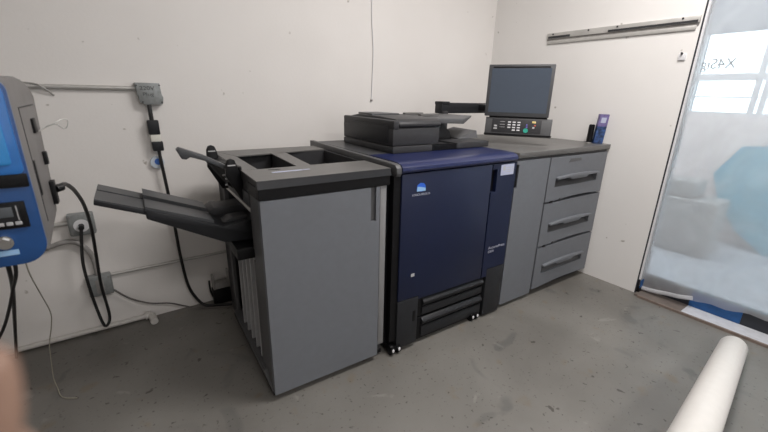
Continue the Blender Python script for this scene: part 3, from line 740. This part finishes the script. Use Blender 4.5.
b = MB(); b.box(-3.290, -3.204, YF_-.007, YF_-.006, 1.022, 1.064); b.build('controller_face', 'dark2', cn, smooth=False)
b = MB(); b.box(-3.275, -3.216, YF_-.0085, YF_-.007, 1.034, 1.060, .0005); b.build('display', 'lcd', cn)
for x in (-3.262, -3.244, -3.227, -3.209-.001):
    b = MB(); b.box(x-.0065, x+.0065, YF_-.010, YF_-.007, 1.012, 1.021, .001); b.build('button', 'keygrey', cn)
b = MB(); b.box(-3.2085, -3.2065, YF_-.0085, YF_-.007, 1.024, 1.062); b.build('controller_print', 'keygrey', cn, smooth=False)
b = MB(); b.cyl((-3.247, YF_, .968), (-3.247, YF_-.010, .968), .018, 24); b.cyl((-3.247, YF_-.010, .968), (-3.247, YF_-.018, .968), .013, 6); b.build('switch', 'chrome', bm_)
b = MB(); b.box(-3.31, -3.226, YF_-.0015, YF_, .930, .944); b.build('name_label', 'skyblue', bm_, smooth=False)
sx = XS
def side(name, y0, y1, z0, z1, m='black', t=.006, bev=.001):
    b = MB(); b.box(sx-.001, sx+t, y0, y1, z0, z1, bev); return b.build(name, m, shell)
side('latch', -.945, -.895, 1.220, 1.262); side('long_slot', -1.075, -1.055, 1.055, 1.155, t=.002)
side('latch_knob', -.885, -.858, 1.115, 1.155, t=.010); side('panel_seam', -1.09, -1.086, .98, 1.30, 'dark', t=.0015, bev=0); side('panel_seam', -1.086, -.83, 1.298, 1.301, 'dark', t=.0015, bev=0)
side('socket', -.905, -.860, .985, 1.060, t=.012)
b = MB(); b.cyl((XS+.010, -.87, 1.03), (XS+.026, -.855, 1.032), .013, 14); b.build('plug', 'cable', shell)
# stand outside the frame
b = MB(); b.box(-4.1, -3.60, -1.12, -.80, .86, .90, .004)
stt = b.build('stand_plate', 'steel_dark', bm_)
b = MB(); b.box(-3.75, -3.62, -1.0, -.86, .86, .93); b.build('bracket', 'steel_dark', stt)
for (x, y) in ((-4.07, -1.09), (-4.07, -.83), (-3.75, -1.09), (-3.75, -.83)):
    b = MB(); b.box(x-.02, x+.02, y-.02, y+.02, 0, .86, .002); b.build('stand_leg', 'steel_dark', stt)
g = 'black cables under the blue machine'
tubething('hanging_cable', 'cable', 'straight black cable dropping from under the blue machine to the floor', 'cable', [(-3.318, -.90, .93), (-3.32, -.9, .792), (-3.37, -.7, .634), (-3.459, -.4, .374), (-3.548, -.12, .10), (-3.57, -.08, .01)], .0065, 10, 6)
tubething('hanging_cable', 'cable', 'bent black cable curving left from under the blue machine', 'cable', [(-3.302, -.90, .93), (-3.304, -.9, .788), (-3.348, -.8, .674), (-3.396, -.7, .559), (-3.453, -.6, .436), (-3.53, -.55, .30), (-3.62, -.5, .10), (-3.70, -.5, .012)], .0055, 10, 6)
b = MB(); b.box(-3.330, -3.298, -.915, -.885, .86, .925, .003); tag(base_origin(b.build('cable_gland', 'black')), 'black cable gland hanging under the blue machine bottom', 'gland')
tubething('string', 'string', 'thin straw coloured string trailing from the blue machine onto the floor', 'string', [(-3.272, -.90, .93), (-3.277, -.9, .78), (-3.321, -.6, .573), (-3.339, -.4, .372), (-3.36, -.34, .27), (-3.392, -.3, .154), (-3.41, -.28, .02), (-3.40, -.36, .0035), (-3.38, -.446, .0035), (-3.355, -.537, .0035), (-3.30, -.58, .0035)], .0022, 6, 6)
tubething('wire_loop', 'steel', 'thin wire loop sticking out of the side of the blue machine', 'wire', [(-3.162, -.90, 1.222), (-3.155, -.82, 1.226), (-3.13, -.78, 1.234), (-3.111, -.76, 1.217), (-3.099, -.76, 1.227), (-3.097, -.76, 1.247), (-3.115, -.765, 1.247), (-3.13, -.78, 1.238), (-3.15, -.82, 1.230)], .0018, 6, 6)

# ================================================================== PAPER ROLL
az, el, R0 = 3.2475, .2018, .0606
FP = Vector((-.339, -2.1907, .0606)); D = Vector((math.cos(az)*math.cos(el), math.sin(az)*math.cos(el), math.sin(el)))
rb = bmesh.new()
def roll_mesh():
    b = MB(); s = bmesh.new(); n = 48; Lr = 1.5; inner = .045
    q = D.to_track_quat('Z', 'Y').to_matrix()
    secs = [(.0, R0-.004), (.004, R0-.001), (.012, R0), (Lr-.004, R0), (Lr, R0-.002)]
    secs_in = [(Lr, inner), (.0, inner)]
    rings = []
    for (t, r) in secs + secs_in:
        rings.append([s.verts.new(FP + D*t + q @ Vector((r*math.cos(2*PI*k/n), r*math.sin(2*PI*k/n), 0))) for k in range(n)])
    m = len(rings)
    for i in range(m):
        j = (i+1) % m
        for k in range(n): s.faces.new((rings[i][k], rings[i][(k+1) % n], rings[j][(k+1) % n], rings[j][k]))
    b._merge(s); return b
rb.free()
rt = thing('paper_roll', 'large white roll of paper leaning up from the floor at the lower right', 'paper roll', (-.339, -2.19, 0))
roll_mesh().build('sheet', 'paper', rt)
b = MB(); e = FP + D*.02; e2 = FP + D*1.49; b.cyl(e, e2, .043, 28); b.build('core', 'cream', rt)

# ================================================================== HAND close to the lens
CAM = Vector((-2.97352, -2.50608, 1.35177)); yaw, pit, rol, F = .62029, -.31019, -.02227, 376.565
Rr = Vector((math.cos(yaw), -math.sin(yaw), 0)); Fh = Vector((math.sin(yaw), math.cos(yaw), 0)); Uz = Vector((0, 0, 1))
fwd = Fh*math.cos(pit) + Uz*math.sin(pit); up = -Fh*math.sin(pit) + Uz*math.cos(pit)
right2 = Rr*math.cos(rol) - up*math.sin(rol); up2 = Rr*math.sin(rol) + up*math.cos(rol)

HB = Vector((-3.0055, -2.3835, 1.2830))          # where the index fingertip is
def chain_skin(name, chains, root_pt, m, parent):
    me = bpy.data.meshes.new(name); verts = [root_pt[0]]; rad = [root_pt[1]]; edges = []
    for ch in chains:
        prev = 0
        for (p, r) in ch:
            verts.append(p); rad.append(r); edges.append((prev, len(verts)-1)); prev = len(verts)-1
    me.from_pydata([Vector(v) for v in verts], edges, [])
    o = bpy.data.objects.new(name, me); COL.objects.link(o)
    o.modifiers.new('Skin', 'SKIN'); sv = me.skin_vertices[0].data
    for i, r in enumerate(rad): sv[i].radius = (r, r)
    sv[0].use_root = True
    ss = o.modifiers.new('Sub', 'SUBSURF'); ss.levels = 2; ss.render_levels = 2
    dg = bpy.context.evaluated_depsgraph_get(); dg.update()
    me2 = bpy.data.meshes.new_from_object(o.evaluated_get(dg)); bpy.data.objects.remove(o)
    for p in me2.polygons: p.use_smooth = True
    me2.materials.clear(); me2.materials.append(M[m])
    o = bpy.data.objects.new(name, me2); COL.objects.link(o)
    if parent: o.parent = parent
    return o
# hand frame: h(a right, b up, c forward) relative to the fingertip, metres
def h(a, b_, c): return right2*a + up2*b_ + fwd*c
person = thing('person', 'blurred fingers of a person at the lower left edge', 'person', HB)
chains = []
base = h(-.045, -.150, -.030)
HO = h(-.0055, .0045, 0)
fingers = [  # tip offset, knuckle offset, radius
    (h(-.002, .000, .0), h(-.004, -.022, .004), h(-.012, -.048, .004), h(-.030, -.090, -.014), .0085),
    (h(-.0010, -.030, .010), h(-.018, -.050, .014), h(-.006, -.074, .008), h(-.022, -.112, -.008), .0085),
    (h(-.0012, -.056, .020), h(-.018, -.074, .022), h(-.006, -.096, .012), h(-.022, -.132, -.004), .0080),
    (h(-.0010, -.082, .024), h(-.014, -.098, .024), h(-.008, -.118, .012), h(-.026, -.150, -.002), .0070)]
for (t, m1, m2, kn, r) in fingers:
    chains.append([(base.lerp(kn, .6), .013), (kn, .0105), (m2, r*1.05), (m1, r), (t, r*.86)])
chains.append([(h(-.060, -.135, -.02), .014), (h(-.068, -.098, -.012), .011), (h(-.058, -.066, -.004), .0098), (h(-.046, -.044, 0), .0085)])
chains.append([(h(-.075, -.215, -.05), .022), (h(-.11, -.30, -.09), .024), (h(-.17, -.42, -.16), .032)])
chains = [[(p+HO, r) for (p, r) in c] for c in chains]; base = base+HO
body = chain_skin('hand', chains, (base, .026), 'skin', person)

# ================================================================== CAMERA
cam = bpy.data.cameras.new('camera'); co = bpy.data.objects.new('camera', cam); COL.objects.link(co)
cam.sensor_width = 36; cam.lens = F/768*36; cam.clip_start = .01
co.matrix_world = Matrix(((right2.x, up2.x, -fwd.x, CAM.x), (right2.y, up2.y, -fwd.y, CAM.y), (right2.z, up2.z, -fwd.z, CAM.z), (0, 0, 0, 1)))
cam.dof.use_dof = True; cam.dof.focus_distance = 2.4; cam.dof.aperture_fstop = 3.0
sc.camera = co

# ================================================================== LIGHT
def area(name, loc, rot, sx_, sy_, power, col=(1, 1, 1)):
    l = bpy.data.lights.new(name, 'AREA'); l.shape = 'RECTANGLE'; l.size = sx_; l.size_y = sy_; l.energy = power; l.color = col
    o = bpy.data.objects.new(name, l); COL.objects.link(o); o.location = loc; o.rotation_euler = rot; return o
area('ceiling_lamp', (-1.2, -1.9, 2.95), (0, 0, 0), 1.3, .5, 60, (1, .955, .93))
area('ceiling_lamp', (-2.4, -4.2, 2.95), (0, 0, 0), 1.3, .35, 45, (1, .955, .93))
# cool fill light added behind the camera; that wall has no window
area('rear_fill_light', (-1.2, -5.9, 1.9), (math.radians(90), 0, 0), 3.2, 1.6, 14, (.93, .96, 1))
w = bpy.data.worlds.new('world'); sc.world = w; w.use_nodes = True
bg = w.node_tree.nodes['Background']; bg.inputs['Color'].default_value = (.94, .97, 1, 1); bg.inputs['Strength'].default_value = 3.8

GROUPS = {'conduit': 'metal conduits on the back wall', 'outlet_box': 'grey outlet boxes on the back wall', 'masking_tape': 'blue tape pieces by the glazing',
          'hanging_cable': 'black cables under the blue machine', 'power_cable': 'black power cords on the back wall'}
for o in bpy.data.objects:
    if o.parent is None and o.name.split('.')[0] in GROUPS: o['group'] = GROUPS[o.name.split('.')[0]]
    if 'off' in o: del o['off']
vs = sc.view_settings; vs.view_transform = 'Standard'; vs.look = 'None'; vs.gamma = 1; vs.use_curve_mapping = False; vs.exposure = 0.03
